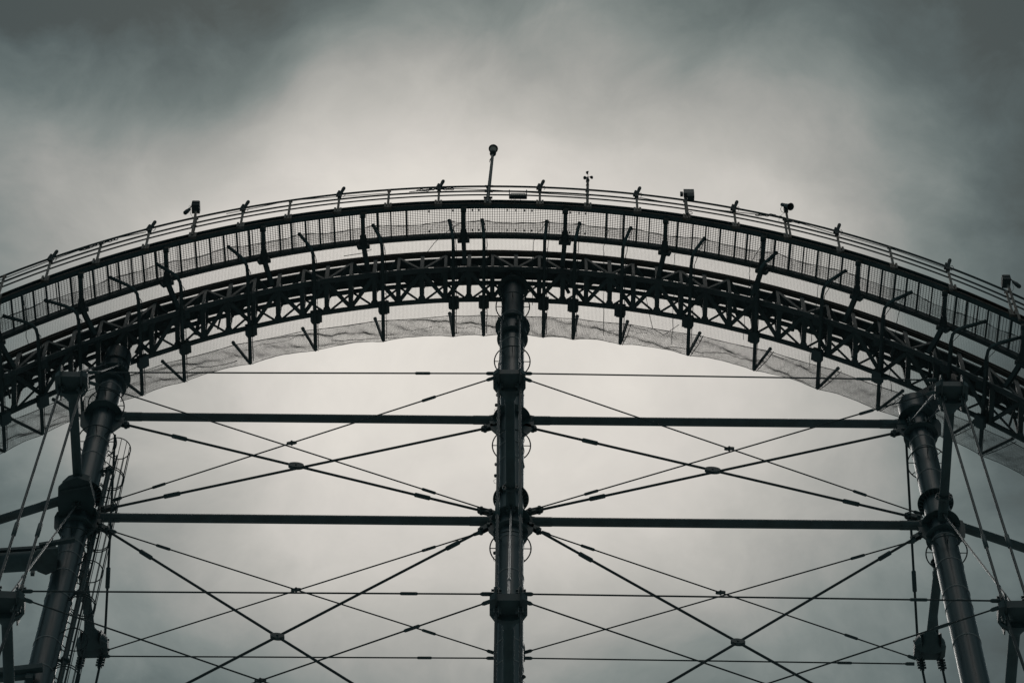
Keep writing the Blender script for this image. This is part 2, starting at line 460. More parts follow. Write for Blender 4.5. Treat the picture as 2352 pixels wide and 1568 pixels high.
# camera pole, right
g = thing("camera_pole", "rightmost pole on the handrail with a box and a spotlight drooping right", "camera pole", P(2337, 720, -2.42))
m = MB(); pole(m, 2342, 735, 2315, 655, .075); m.build("pole", GALV, g)
c = P(2310.5, 646.5, -2.42)
m = MB(); m.box(c, .125, .16, .125); bx_ = m.build("box", CABLE, g)
m = MB(); m.box(c + V((.02, -.15, .07)), .10, .03, .04); m.build("hood_window", HORN, bx_)
m = MB(); m.bar([c + V((.1, -.1, .03)), P(2328, 647, -2.55)], .03, .03); m.build("bracket", CABLE, g)
a, e = P(2327, 647, -2.6), P(2342.5, 659, -2.6); d = (e - a).normalized(); L = (e - a).length
MB().lathe(a, d, [(.01, 0), (.045, 0), (.05, L * .3), (.066, L * .36), (.066, L * .92), (.05, L), (.01, L)], 14).build("spotlight", CABLE, g)
m = MB(); m.tube([P(2325, 650, -2.6), P(2329, 662, -2.6), P(2325, 669, -2.5), P(2320, 671, -2.5)], .006, 4); m.build("cord", CABLE, g)
# tall mast with globe lamp
g = thing("lamp_mast", "tall slim mast with a round glass lamp, highest thing on the ring", "lamp mast", P(1120, 462, -2.42))
m = MB(); a, c = P(1119.5, 466, -2.42), P(1132, 352, -2.42); m.tube([a, lerp(a, c, .35), c], .062, 10, scale=[1, .9, .75]); m.build("mast", TUBEP, g)
ax = V((0.05, 0, 1)).normalized()
MB().lathe(P(1132, 354, -2.42), ax, [(.01, 0), (.07, 0), (.105, .02), (.105, .10), (.06, .14), (.05, .18)], 20).build("lamp_base", CABLE, g)
lc = P(1132.5, 346, -2.42)
MB().lathe(lc, ax, [(.04, -.02), (.08, .02), (.115, .11), (.11, .17), (.06, .22), (.01, .23)], 24).build("globe", GLASSM, g)
MB().lathe(lc, ax, [(.115, .10), (.15, .10), (.155, .15), (.12, .23), (.07, .27), (.01, .28), (.01, .26), (.10, .21), (.115, .15), (.115, .10)], 28).build("lamp_cap", CABLE, g)
m = MB(); m.tube([P(1129, 362, -2.46), P(1125, 367, -2.46), P(1124, 373, -2.46), P(1127, 366, -2.46)], .009, 5); m.build("hook", CABLE, g)
m = MB()
for px, py, hw in ((1121, 454, .14), (1122.5, 439.5, .13), (1123.5, 428, .14)):
    m.box(P(px, py, -2.45), hw, .03, .022)
    for s_ in (-1, -.5, .5, 1):
        q = P(px, py, -2.45) + V((s_ * hw * .92, 0, 0)); m.tube([q, q + V((0, 0, .06))], .008, 5)
m.build("clamp", CABLE, g)
# boxy fixture hung on the rails
g = thing("rail_floodlight", "wide flat floodlight with a pale glass strip hung between the lower rails", "floodlight", P(1190, 458, -2.45))
m = MB(); m.box(P(1190, 451.5, -2.45), .265, .05, .09); m.build("housing", CABLE, g)
m = MB(); m.box(P(1190, 446, -2.52), .235, .012, .06); m.build("glass", GLASSM, g)
m = MB()
for px in (1170, 1209.5):
    m.bar([P(px, 456, -2.45), P(px, 438, -2.45)], .03, .03, (0, 1, 0)); m.cone(P(px, 438, -2.45), P(px, 435.5, -2.45), .022, .004, 8)
m.build("hanger", CABLE, g)
m = MB()
for x0 in (1174, 1180, 1184, 1196):
    m.tube([P(x0, 457, -2.47), P(x0 + random.uniform(-4, 3), 463, -2.47), P(x0 + random.uniform(-6, 6), 469, -2.47)], .006, 4)
m.build("cord", RUST, g)
# anemometer
g = thing("anemometer", "three-cup wind gauge on a short pole above the handrail", "anemometer", P(1350, 470, -2.42))
m = MB(); m.tube([P(1349, 470, -2.42), P(1349.7, 430, -2.42), P(1350, 415, -2.42)], .042, 10, scale=[1, 1, .9]); m.build("pole", GALV, g)
MB().lathe(P(1350, 415, -2.42), (0, 0, 1), [(.055, 0), (.06, .02), (.045, .10), (.035, .20), (.02, .22), (.005, .23)], 14).build("rotor_head", CABLE, g)
hub = P(1350.4, 406, -2.42)
for px, py, ex, ey in ((1343, 408.5, 1, .3), (1358, 408.3, -1, .3), (1350.6, 397, .6, -1)):
    c = P(px, py, -2.42)
    m = MB(); m.tube([hub, c], .008, 5)
    d = (c - hub).normalized(); d2 = V((d.z, 0.4, -d.x)).normalized()
    m.lathe(c, d2, [(.002, -.075), (.032, -.06), (.055, -.025), (.060, 0.0), (.054, 0.0), (.025, -.04)], 14)
    m.build("cup", CABLE, g)
m = MB()
for py in (418, 426, 436, 441, 450): m.lathe(P(1349.5, py, -2.42), (0, 0, 1), [(.035, 0), (.052, .005), (.052, .03), (.035, .035)], 12)
m.build("pipe_clip", CABLE, g)

# ------------------------------------------------------------------ safety net and its brackets
BR_PX = [-345, -222, -95, 0, 88, 182, 320, 418, 571, 722, 879, 1041, 1111, 1249, 1318, 1427, 1584, 1737, 1884, 2024, 2180, 2262, 2400, 2535, 2670]
NY, NDY, FY, FDY = 549, -1.78, 770, 1.62
brX = [stX(px, 690, 0.3) for px in BR_PX]
def armvec(X, L=1.17, k=14.6):
    sx = max(-.9, min(.9, X / k))
    return V((L * sx, -.06, L * math.sqrt(1 - sx * sx)))
mid = 12
for i, X in enumerate(brX):
    near, far = RX(X, NY, NDY), RX(X, FY, FDY)
    av = armvec(X); fv = armvec(X, 1.38, 17.5)
    if i < mid: lb = "%s net bracket to the left of the middle column" % ORD[mid - 1 - i]
    elif i == mid: lb = "net bracket touching the left side of the middle column's top flange"
    else: lb = "%s net bracket to the right of the middle column" % ORD[i - mid - 1]
    g = thing("net_bracket", "dark bent tube, " + lb, "net bracket", lerp(near, far, .5), "bent brackets carrying the safety net")
    m = MB(); m.tube([near + V((0, .35, 0)), lerp(near, far, .5), far], .056, 10); m.build("floor_tube", STEEL, g)
    # near arm: rounded bend
    bend = [near + V((0, .35, 0)), near + V((0, .12, .02)) + av * .04, near + V((0, .0, 0)) + av * .16, near + av * .36 + V((0, -.03, 0)), near + av * 1.0]
    m = MB(); m.tube(bend, .052, 10); m.lathe(near + av, av, [(.06, -.03), (.062, .03), (.01, .035)], 12); m.build("near_arm", STEEL, g)
    m = MB(); m.tube([far, far + fv * .05 + V((0, .015, 0)), far + fv], .05, 10); m.lathe(far + fv * .98, fv, [(.05, -.03), (.06, -.02), (.06, .04), (.045, .06), (.01, .065)], 12); m.build("far_arm", TUBEP, g)
    # clamps gripping the truss chords
    for nm, cc in (("chord_clamp", RX(X, 690, .50)), ("chord_clamp", RX(X, 619, -.50))):
        n = normal(X)
        m = MB(); k = 1 if cc.y > D0 else .75
        m.box(cc - n * .10, .165 * k, .19 * k, .09, (n.z, 0, -n.x), (0, 1, 0), n)
        m.box(cc - n * .06 + V((0, .10 * k, 0)), .12 * k, .16 * k, .05, (n.z, 0, -n.x), (0, 1, 0), n)
        m.build(nm, STEEL, g)
    # lashing rope laced along the tube
    s_ = 1 if X < 6 else .6
    m = MB()
    off = V((.10 * s_, 0, -.05))
    line = [near + av + off * .6, near + av * .35 + off, near + V((0, .3, 0)) + off, lerp(near, far, .5) + off, far + V((0, -.1, 0)) + off]
    m.tube([p + V((random.uniform(-.012, .012), 0, 0)) for q in range(len(line) - 1) for p in [lerp(line[q], line[q + 1], t / 5) for t in range(5)]] + [line[-1]], .011, 5)
    if X < 2.6:
        for t in [j / 26 for j in range(27)]:
            if random.random() < .75:
                q = lerp(near + V((0, .3, 0)), far, t); m.tube([q + off * random.uniform(.9, 1.05), q + V((.03, 0, 0))], .007, 4)
    lo_ = V((.115, .03, -.10)); fl = [far + lo_ * .6, far + fv * .5 + lo_, far + fv * .98 + lo_]
    if X > 2: 
        m.tube(fl, .013, 5)
        for t in (0.15, .3, .45, .6, .75, .9): q = lerp(fl[0], fl[2], t); m.tube([q, lerp(far, far + fv, t)], .010, 4)
    for t in (.1, .3, .5, .7, .9):
        q = lerp(near + av * .3, near + av, t); m.tube([q, q + off * .9], .008, 4)
    m.build("lashing", CABLE, g)

nt_ = thing("safety_net", "fine dark catch net slung under the truss, edges turned up on bracket arms", "net", RX(0, 660, 0))
def net_col(X):
    """section of the net at station X, from the near wall top, across the floor, to the far wall top"""
    k = 0
    while k < len(brX) - 2 and X > brX[k + 1]: k += 1
    t = (X - brX[k]) / (brX[k + 1] - brX[k]); t = max(0, min(1, t))
    sag = 4 * t * (1 - t) * min(1.0, (brX[k + 1] - brX[k]) / 1.6)
    near, far = RX(X, NY, NDY), RX(X, FY, FDY)
    av = armvec(X); fv = armvec(X, 1.22, 17.5)
    wr = lambda a, s: a * (math.sin(X * 5.1 + s * 3.7) + .6 * math.sin(X * 11.3 + s * 7.1) + .4 * math.sin(X * 23 - s * 5))
    pts = []
    nw = 14
    for j in range(nw):
        q = 1 - j / nw
        pts.append(near + av * q * (1 - .05 * sag) + V((0, .04 * sag * q + wr(.012, q), -.05 * sag * q)))
    nf = 60
    for j in range(nf + 1):
        q = j / nf
        pts.append(lerp(near, far, q) + V((0, -.065 * sag * q ** 3, -.05 - .10 * math.sin(math.pi * q) + wr(.012, q * 2) + .02 * sag * q ** 4)))
    for j in range(1, nw + 1):
        q = j / nw
        pts.append(far + fv * q * (1 - .04 * sag) + V((0, -.065 * sag * (1 - q) + wr(.03, 4 + q) * math.sin(math.pi * q), -.03 * sag)))
    return pts
NX = stations(0.30)
cols = [net_col(X) for X in stations(0.10)]
nm_ = MB()
tr3 = tri(0.0027); trw = tri(0.0032)
bunch = lambda X: .012 * math.sin(X * 3.3) + .02 * math.sin(X * 7.9 + 1.3) + .010 * math.sin(X * 17.3)
for i, X in enumerate(stations(0.042)):
    c = net_col(X)
    nm_.sweep(c[0:14:3] + c[14:75:6], tr3, cap=False)
    c = net_col(max(X0, min(X1, X + bunch(X))))
    nm_.sweep(c[74::3] + [c[-1]], trw, cap=False)
def long_line(fr):
    return [lerp(c[int(fr)], c[min(int(fr) + 1, len(c) - 1)], fr - int(fr)) for c in cols[::2] + [cols[-1]]]
def wander(j, amp):
    out = []
    for q, c in enumerate(cols):
        X = X0 + q * .1
        fr = 74 + 14 * (j + amp * (math.sin(X * 1.7 + j * .23) + .7 * math.sin(X * 3.1 + j * .31) + .5 * math.sin(X * 6.3 - j * .17))) / 40
        fr = max(74, min(len(c) - 1.001, fr)); k = int(fr)
        out.append(lerp(c[k], c[k + 1], fr - k))
    return out
for j in range(34): nm_.sweep(long_line(14 * j / 34), tr3, cap=False)
for j in range(92): nm_.sweep(long_line(14 + 60 * j / 92), tr3, cap=False)
for j in range(0, 40): nm_.sweep(wander(j, 1.5), trw, cap=False)
nm_.build("mesh", WEAVE, nt_)
MB().tube([c[0] for c in cols], .013, 5).build("edge_rope", CABLE, nt_)
MB().tube([c[-1] for c in cols], .012, 5).build("edge_rope", CABLE, nt_)
MB().tube([c[74] for c in cols], .010, 5).build("seam_rope", CABLE, nt_)
for k in range(16):
    x0 = X0 + 1 + k * 2.1 + random.uniform(-.5, .5); ln = random.uniform(.8, 2.2); f0 = random.uniform(75, 84); f1 = f0 + random.uniform(-4, 4)
    pts = []
    for t in [i / 12 for i in range(13)]:
        c = net_col(min(X1 - .1, x0 + ln * t)); fr = max(74.5, min(86.5, lerp(f0, f1, t) + .5 * math.sin(t * 9 + k))); q = int(fr)
        pts.append(lerp(c[q], c[q + 1], fr - q))
    MB().tube(pts, random.choice((.006, .008, .011)), 4).build("crease", WEAVE, nt_)
# loose ropes hanging over the net
loose = [([(1550, 583), (1548, 610), (1552, 640), (1546, 700), (1545, 760), (1542, 790)], "second from the left on the right half, hanging straight"),
         ([(1256, 505), (1246, 525), (1228, 540), (1226, 560), (1224, 590), (1222, 640), (1223, 700)], "just right of the middle column's top"),
         ([(1387, 520), (1398, 530), (1388, 556), (1386, 575), (1388, 620), (1387, 700), (1386, 770)], "between the two close brackets right of the middle column"),
         ([(1752, 560), (1735, 585), (1722, 612), (1720, 660), (1712, 700), (1708, 780)], "under the third walkway bracket right of the anemometer"),
         ([(1905, 640), (1880, 650), (1876, 690), (1866, 740), (1862, 800), (1858, 845)], "far right bay left of the right column"),
         ([(2090, 675), (2070, 690), (2062, 730), (2052, 800), (2044, 860), (2048, 900)], "hanging beside the right column's head"),
         ([(853, 573), (830, 582), (790, 588)], "short frayed end left of the middle column"),
         ([(980, 580), (1000, 555), (1040, 522), (1060, 512)], "slanting up across the mesh floor left of the mast"),
         ([(1480, 668), (1500, 755), (1525, 770), (1560, 745)], "looped low over the net fold right of the middle column"),
         ([(55, 690), (62, 740), (60, 770), (66, 800)], "at the left end below the mesh floor")]
for pts, nm in loose:
    pp = []
    for i, (x, y) in enumerate(pts):
        t = max(0, min(1, (y - (ringpx(x, NY))) / (ringpx(x, FY) - ringpx(x, NY))))
        pp.append(P(x, y, NDY + (FDY - NDY) * t - .12))
    fine = [lerp(pp[i], pp[i + 1], k / 6) + V((random.uniform(-.012, .012), 0, 0)) for i in range(len(pp) - 1) for k in range(6)] + [pp[-1]]
    o = MB().tube(fine, .010, 5).build("loose_rope", CABLE)
    tag(o, "thin loose rope, " + nm, "rope", "loose ropes lying on the safety net")

# ------------------------------------------------------------------ columns
def axis_x(px, py): return P(px, py).x
CX = {"left": (axis_x(212, 1090) + axis_x(262, 830)) / 2, "middle": axis_x(1174, 1100), "right": (axis_x(2126, 1060) + axis_x(2176, 1269)) / 2}
def zat(X, py, dy=0.0):
    """height on the upright line (X, dy) that is seen at image row py"""
    lo, hi = 5.0, 140.0
    for _ in range(50):
        mdl = (lo + hi) / 2
        if proj(V((X, D0 + dy, mdl)))[1] > py: lo = mdl
        else: hi = mdl
    return lo
XM = CX["middle"]
LV = {k: zat(XM, y) for k, y in dict(L1=965, L2=1197, hoop_a=1023, hoop_b=1259, D=1145.5, E=1197.7, F=1227, C=965, low=1900).items()}
CR = 0.36
def disc(X, z, r, th=0.04, name="flange", parent=None, rin=None):
    c = V((X, D0, z))
    MB().lathe(c, (0, 0, 1), [(CR * .9, -th / 2), (r, -th / 2), (r, th / 2), (CR * .9, th / 2)], 40).build(name, STEEL, parent)
def hoop(X, z, r, parent):
    c = V((X, D0, z))
    m = MB(); m.tube([c + V((r * math.cos(a), r * math.sin(a), 0)) for a in [i * 2 * math.pi / 40 for i in range(40)]], .019, 6, closed=True)
    for i in range(8):
        a = i * math.pi / 4
        d = V((math.cos(a), math.sin(a), 0)); m.tube([c + d * (CR - .02), c + d * r], .014, 5)
    m.build("light_hoop", CABLE, parent)
COLS = {}
def column(key, ztop, drum, discs, hoops, seams, label):
    X = CX[key]
    g = thing("support_column", label, "column", (X, D0, 0), kind="thing")
    m = MB(); m.lathe(V((X, D0, 0)), (0, 0, 1), [(CR * 1.02, 0), (CR * 1.01, ztop * .6), (CR, ztop), (0.01, ztop)], 48); sh_ = m.build("shaft", COLP, g)
    if drum:
        za, zb, r = drum
        MB().lathe(V((X, D0, 0)), (0, 0, 1), [(CR * .9, za), (r, za), (r, zb), (.01, zb)], 40).build("head_drum", COLP, g)
    for z, r, th in discs: disc(X, z, r, th, "flange", g)
    for z, r in hoops: hoop(X, z, r, g)
    for z in seams:
        MB().lathe(V((X, D0, z)), (0, 0, 1), [(CR * .99, -.02), (CR + .016, -.012), (CR + .016, .012), (CR * .99, .02)], 48).build("weld_seam", SEAM, sh_)
    # stiffener fins below the ribbed flange
    zD = LV["D"]
    for i in range(24):
        a = i * math.pi / 12; d = V((math.cos(a), math.sin(a), 0)); t = V((-math.sin(a), math.cos(a), 0))
        c = V((X, D0, zD))
        MB().plate([c + d * CR * .97 + V((0, 0, -.02)), c + d * .49 + V((0, 0, -.02)), c + d * .49 + V((0, 0, -.05)), c + d * CR * .97 + V((0, 0, -.16))], t * .014).build("stiffener_fin", PLATE, g)
    # joint drum with side gussets at the beam levels
    for zz, r in ((LV["L1"], .0), (LV["L2"], .0)):
        m = MB()
        for s_ in (-1, 1):
            m.plate([V((X + s_ * .30, D0 - .05, zz + .30)), V((X + s_ * .62, D0 - .05, zz + .16)), V((X + s_ * .66, D0 - .05, zz - .10)), V((X + s_ * .60, D0 - .05, zz - .62)), V((X + s_ * .34, D0 - .05, zz - 1.05)), V((X + s_ * .30, D0 - .05, zz - .8))], (0, .05, 0))
        m.build("gusset_plate", PLATE, g)
    COLS[key] = g
    return g
S = 1 / 75.0
# middle
zt = zat(XM, 664)
zA, zB = zat(XM, 752), zat(XM, 778.7)
stdd = [(LV["C"], .565, .05), (LV["D"], .505, .03), (LV["E"], .545, .05), (LV["F"], .485, .04)]
column("middle", zt + .3, None, [(zt, .495, .05), (zA, .535, .05), (zB, .475, .04)] + stdd,
       [(zat(XM, 704.5), .525), (zat(XM, 830), .54), (LV["hoop_a"], .55), (LV["hoop_b"], .56)],
       [zat(XM, y) for y in (797, 735, 885, 1010, 1035, 1070, 1252, 1330, 1490, 1540)], "grey steel middle column under the crown of the arch, seen straight from below")
m = MB(); m.lathe(V((XM, D0, 0)), (0, 0, 1), [(CR, zB), (.43, zB), (.43, zA), (CR, zA)], 40); m.build("joint_drum", COLP, COLS["middle"])
# left
XL = CX["left"]
zA, zB = zat(XL, 868), zat(XL, 888)
ztL = zat(XL, 818)
column("left", ztL, (zat(XL, 842), ztL, .41), [(zA, .535, .05), (zB, .47, .04)] + stdd, [(zat(XL, 931), .53), (LV["hoop_a"], .55), (LV["hoop_b"], .56)],
       [zat(XL, y) for y in (900, 1024, 1060, 1262, 1290, 1330, 1384, 1486, 1550)], "grey leaning-looking left column with a caged ladder down its side")
# right
XR = CX["right"]
zA, zB = zat(XR, 966), zat(XR, 1002)
ztR = zat(XR, 932)
column("right", ztR, (zat(XR, 958), ztR, .47), [(zA, .56, .05), (zB, .50, .04)] + stdd[1:], [(zat(XR, 1063), .55), (LV["hoop_b"], .56)],
       [zat(XR, y) for y in (1022, 1045, 1100, 1248, 1305, 1369, 1401, 1480)], "grey right column whose head carries a slanting box arm to the truss")
g = COLS["right"]
m = MB(); a = V((XR - .1, D0, ztR - .25)); e = P(2205, 884, -.05)
m.sweep([a, e], [(-.30, -.28), (.30, -.28), (.30, .28), (-.30, .28)], upv=(0, 1, 0)); m.build("head_arm", COLP, g)
m = MB()
for t in (.2, .45, .7):
    m.box(lerp(a, e, t) + V((-.1, -.29, .1)), .035, .03, .035)
m.build("arm_bolt", STEEL, g)

# clip-on spotlights and cable loops on the columns
def spot(px, py, dx, dy_, nm, d=-.1):
    c = P(px, py, d); g = thing("column_spotlight", "stubby black spotlight clipped to the " + nm, "spotlight", c, "stubby spotlights clipped to the columns")
    ax = V((dx, -.3, dy_)).normalized()
    MB().lathe(c - ax * .1, ax, [(.01, 0.03), (.032, .03), (.036, .11), (.05, .13), (.05, .17), (.01, .17)], 12).build("housing", CABLE, g)
    m = MB(); m.tube([c - ax * .08, c + V((-dx * .14, .05, .0))], .016, 6); m.build("bracket", CABLE, g)
    m = MB(); m.tube([c + V((0, .05, -.05)), c + V((dx * .12, .05, -.18)), c + V((dx * .08, .05, -.32)), c + V((-dx * .08, .05, -.36))], .006, 4); m.build("cord", CABLE, g)
spot(1143, 930, -.8, -.5, "left flank of the middle column above the upper beam")
spot(1197, 1043, .6, .9, "right flank of the middle column below the upper beam")
spot(1141.5, 1092, -.8, -.5, "left flank of the middle column above the ribbed flange")
spot(1139.5, 1269, -.7, -.6, "left flank of the middle column inside the lowest hoop")
spot(1201, 1556, .6, .9, "right flank of the middle column at the bottom edge")
spot(2145, 1153, .3, .8, "right flank of the right column under its head") if False else None
spot(2294 * 1.0, 1381, .3, .8, "right column beside the lower cable crossing") if False else None
def loopc(px, py, nm):
    c = P(px, py, -.05)
    m = MB(); m.tube([c + V((.035 * math.cos(a), 0, .08 * math.sin(a))) for a in [i * math.pi / 6 for i in range(12)]], .009, 5, closed=True); m.box(c, .02, .03, .035)
    tag(m.build("cable_clip", CABLE), "small looped cable clip on the " + nm, "cable clip", "looped cable clips on the columns")
loopc(1142, 907, "left edge of the middle column under the upper box")
loopc(1201, 908, "right edge of the middle column under the upper box")
loopc(1139, 1066, "left edge of the middle column between the beams")
loopc(1202, 1071, "right edge of the middle column between the beams")
loopc(2179, 1590 * .75, "right column's flank") if False else None

# ------------------------------------------------------------------ outriggers
def outrigger(key, px, py, dy, foot_py, label, label_box=None, up_side=True, front=True, bottom_py=None):
    """horizontal strut from the column to a cable box"""
    X = CX[key]
    c = P(px, py, dy)
    s_ = -1 if front else 1
    foot = V((X, D0 + s_ * .40, c.z))
    if bottom_py is None:
        foot.z = zat(X, foot_py, s_ * .40)
    d = (c - foot).normalized()            # outward
    g = thing("outrigger_arm", label, "outrigger", foot, "outrigger arms on the columns")
    side = d.cross(V((0, 0, 1))).normalized()
    if side.x < 0: side = -side
    uu = side.cross(d).normalized()
    if uu.z < 0: uu = -uu
    L = (c - foot).length
    MB().tube([foot + d * .1, foot + d * (L - .2)], .132, 20).build("strut_tube", STEEL, g)
    m = MB(); m.lathe(foot + d * .62, d, [(.13, 0), (.235, 0), (.235, .05), (.13, .05)], 28)
    for i in range(8):
        a = i * math.pi / 4 + .2; q = foot + d * .6 + (side * math.cos(a) + uu * math.sin(a)) * .19
        m.lathe(q, d, [(.005, -.03), (.028, -.03), (.028, .10), (.005, .10)], 8)
    m.build("bolted_flange", PLATE, g)
    m = MB(); m.tube([foot - d * .1, foot + d * .62], .14, 20); m.build("foot_tube", STEEL, g)
    # box: centre block, cone, side cheeks
    w = .27
    m = MB()
    pts = lambda a, o: c + d * a + uu * o
    m.box(c - d * .09 - uu * .06, w, .25, .14, side, d, uu)
    m.lathe(c - d * .72, d, [(.13, 0), (.20, .12), (.43, .40), (.43, .46), (.02, .46)], 24)
    m.build("cable_box", STEEL, g)
    for q in (-1, 1):
        m = MB()
        o_ = side * q * (w + .015)
        m.plate([o_ + pts(.34, -.05), o_ + pts(.38, .05), o_ + pts(.24, .26), o_ + pts(-.40, .33), o_ + pts(-.62, .05), o_ + pts(-.55, -.28), o_ + pts(-.1, -.30), o_ + pts(.22, -.24)], side * .035)
        m.build("rod_plate", TUBEP, g)
        m = MB()
        e0 = side * q * (w + .035); e1 = side * q * (w + .17)
        ring0 = [e0 + pts(.20, -.19), e0 + pts(.22, .07), e0 + pts(-.38, .12), e0 + pts(-.46, -.22)]
        ring1 = [e1 + pts(.10, -.14), e1 + pts(.11, .04), e1 + pts(-.24, .08), e1 + pts(-.30, -.14)]
        vs = ring0 + ring1
        m.add(vs, [(0, 1, 2, 3), (7, 6, 5, 4), (0, 4, 5, 1), (1, 5, 6, 2), (2, 6, 7, 3), (3, 7, 4, 0)], False)
        m.build("cheek", PLATE, g)
    g["_c"] = tuple(c)
    return c, d, side, uu
UB, LB, RB = {}, {}, {}
for key, px, py, nm in (("left", 165, 868, "left"), ("middle", 1170, 864, "middle"), ("right", 2185, 891, "right")):
    UB[key] = outrigger(key, px, py, -4.3, {"left": 1150, "middle": 1168, "right": 1188}[key], "upper dark outrigger with cable box, braced from the %s column's head" % nm)
for key, px, py, nm in (("left", 14, 1374, "left"), ("middle", 1168, 1380, "middle"), ("right", 2335, 1396, "right")):
    LB[key] = outrigger(key, px, py, -5.45, 0, {"left": "lower dark outrigger with cable box cut by the picture's left edge", "middle": "lower dark outrigger hanging in front of the middle column", "right": "lower dark outrigger with cable box cut by the picture's right edge"}[key], bottom_py=1)
for key, px, py, fpy, nm in (("left", 214, 1490, 1235, "left"), ("middle", 1170, 1504, 1245, "middle"), ("right", 2134, 1494, 1252, "right")):
    RB[key] = outrigger(key, px, py, 4.2, fpy, "%s column's rear outrigger reaching away from the viewer to a hanging cable box" % nm, front=False)

def PH(px, py, z):
    """measured point on the level plane at height z"""
    d = ray(px, py)
    return EYE + d * ((z - EYE.z) / d.z)
# left column: bracket housing and side framing
g = thing("bracket_housing", "bulky dark bracket housing on the left column at the lower beam", "bracket", P(175, 1150, -.5))
m = MB()
a = P(176, 1150, -.45)
zh = UB["left"][0].z - .30
poly = [PH(x, y, zh) for x, y in ((134, 1118), (150, 1103), (178, 1094), (206, 1103), (218, 1150), (210, 1202), (137, 1197), (133, 1160))]
m.plate(poly, (0, 0, .10)); m.plate([lerp(p, a, .12) + V((0, 0, .2)) for p in poly], (0, 0, .36)); m.build("housing", STEEL, g)
m = MB(); m.bar([PH(140, 1128, zh - .08), PH(208, 1116, zh - .08)], .05, .05); m.bar([PH(140, 1192, zh - .08), PH(208, 1196, zh - .08)], .05, .05); m.build("edge_rib", PLATE, g)
def beam(a, b, r, label, s0=True, s1=True, name="tie_beam"):
    g = thing(name, label, "beam", lerp(a, b, .5), "tubular tie beams between the columns", kind="thing")
    d = (b - a).normalized()
    MB().tube([a + d * .25, lerp(a, b, .5), b - d * .25], r, 20).build("tube", TUBEP, g)
    for on, p, q in ((s0, a, d), (s1, b, -d)):
        if not on: continue
        m = MB(); m.tube([p + q * .12, p + q * .64], r * 1.06, 20); 
        for k in (-1, 1): m.bar([p + q * .14 + V((0, 0, k * r * 1.1)), p + q * .66 + V((0, 0, k * r * 1.1))], .12, .02)
        m.build("end_sleeve", PLATE, g)
        m = MB(); m.box(p + q * .04, .14, .09, r * 1.05, q, (0, 1, 0), V((0, 0, 1)))
        for i in range(4):
            for k in (-1, 1):
                c_ = p + q * (-.06 + .07 * i) + V((0, -.075, k * r * .6)); m.lathe(c_, (0, -1, 0), [(.005, -.02), (.02, -.02), (.02, .022), (.005, .022)], 8)
        m.build("splice_plate", STEEL, g)
    return g
def side(key, s_, z, o=.48): return V((CX[key] + s_ * o, D0, z))
for z, nm in ((LV["L1"], "upper"), (LV["L2"], "lower")):
    beam(side("left", 1, z), side("middle", -1, z), .128, "%s horizontal tube between the left and middle columns" % nm)
    beam(side("middle", 1, z), side("right", -1, z), .128, "%s horizontal tube between the middle and right columns" % nm)
z = LV["L2"]
aL = V((CX["left"] - .45, D0 - .35, z + .35)); 
beam(aL, aL + V((-11.5, 4.3, 0)), .128, "tube running off the left edge from the bracket housing")
aR = side("right", 1, z)
beam(aR, aR + V((11.5, 4.3, 0)), .128, "tube running off the right edge from the right column")
# platform beam at left
g = thing("platform_girder", "thick dark girder leaving the left column towards the left edge", "girder", P(60, 1285, -.4))
a = P(128, 1284, -.45); e = a + V((-9, .8, 0))
MB().tube([a, e], .27, 24).build("girder_tube", STEEL, g)
m = MB(); m.bar([P(128, 1258, -.6), P(128, 1258, -.6) + V((-9, .8, 0))], .16, .12); m.bar([P(90, 1252, -.8), P(172, 1238, -.8)], .12, .10); m.build("top_channel", STEEL, g)
m = MB(); zq = a.z - .28; m.plate([PH(x, y, zq) for x, y in ((84, 1262), (134, 1256), (130, 1308), (106, 1318), (86, 1310))], (0, 0, .08)); m.build("end_plate", PLATE, g)
m = MB(); m.box(P(75, 1316, -.6), .05, .05, .06); m.build("drain_lug", PLATE, g)
g = thing("platform_girder", "slim dark girder leaving the left column at the picture's lower left corner", "girder", P(50, 1540, -.5))
a = P(98, 1532, -.6); m = MB(); m.bar([a, a + V((-9, .8, -.8))], .16, .20); m.build("girder_tube", STEEL, g)
m = MB(); m.bar([P(80, 1552, -.5), P(80, 1552, -.5) + V((-9, .8, -.4))], .12, .10); m.box(P(68, 1556, -.5), .09, .08, .1); m.build("bottom_channel", STEEL, g)

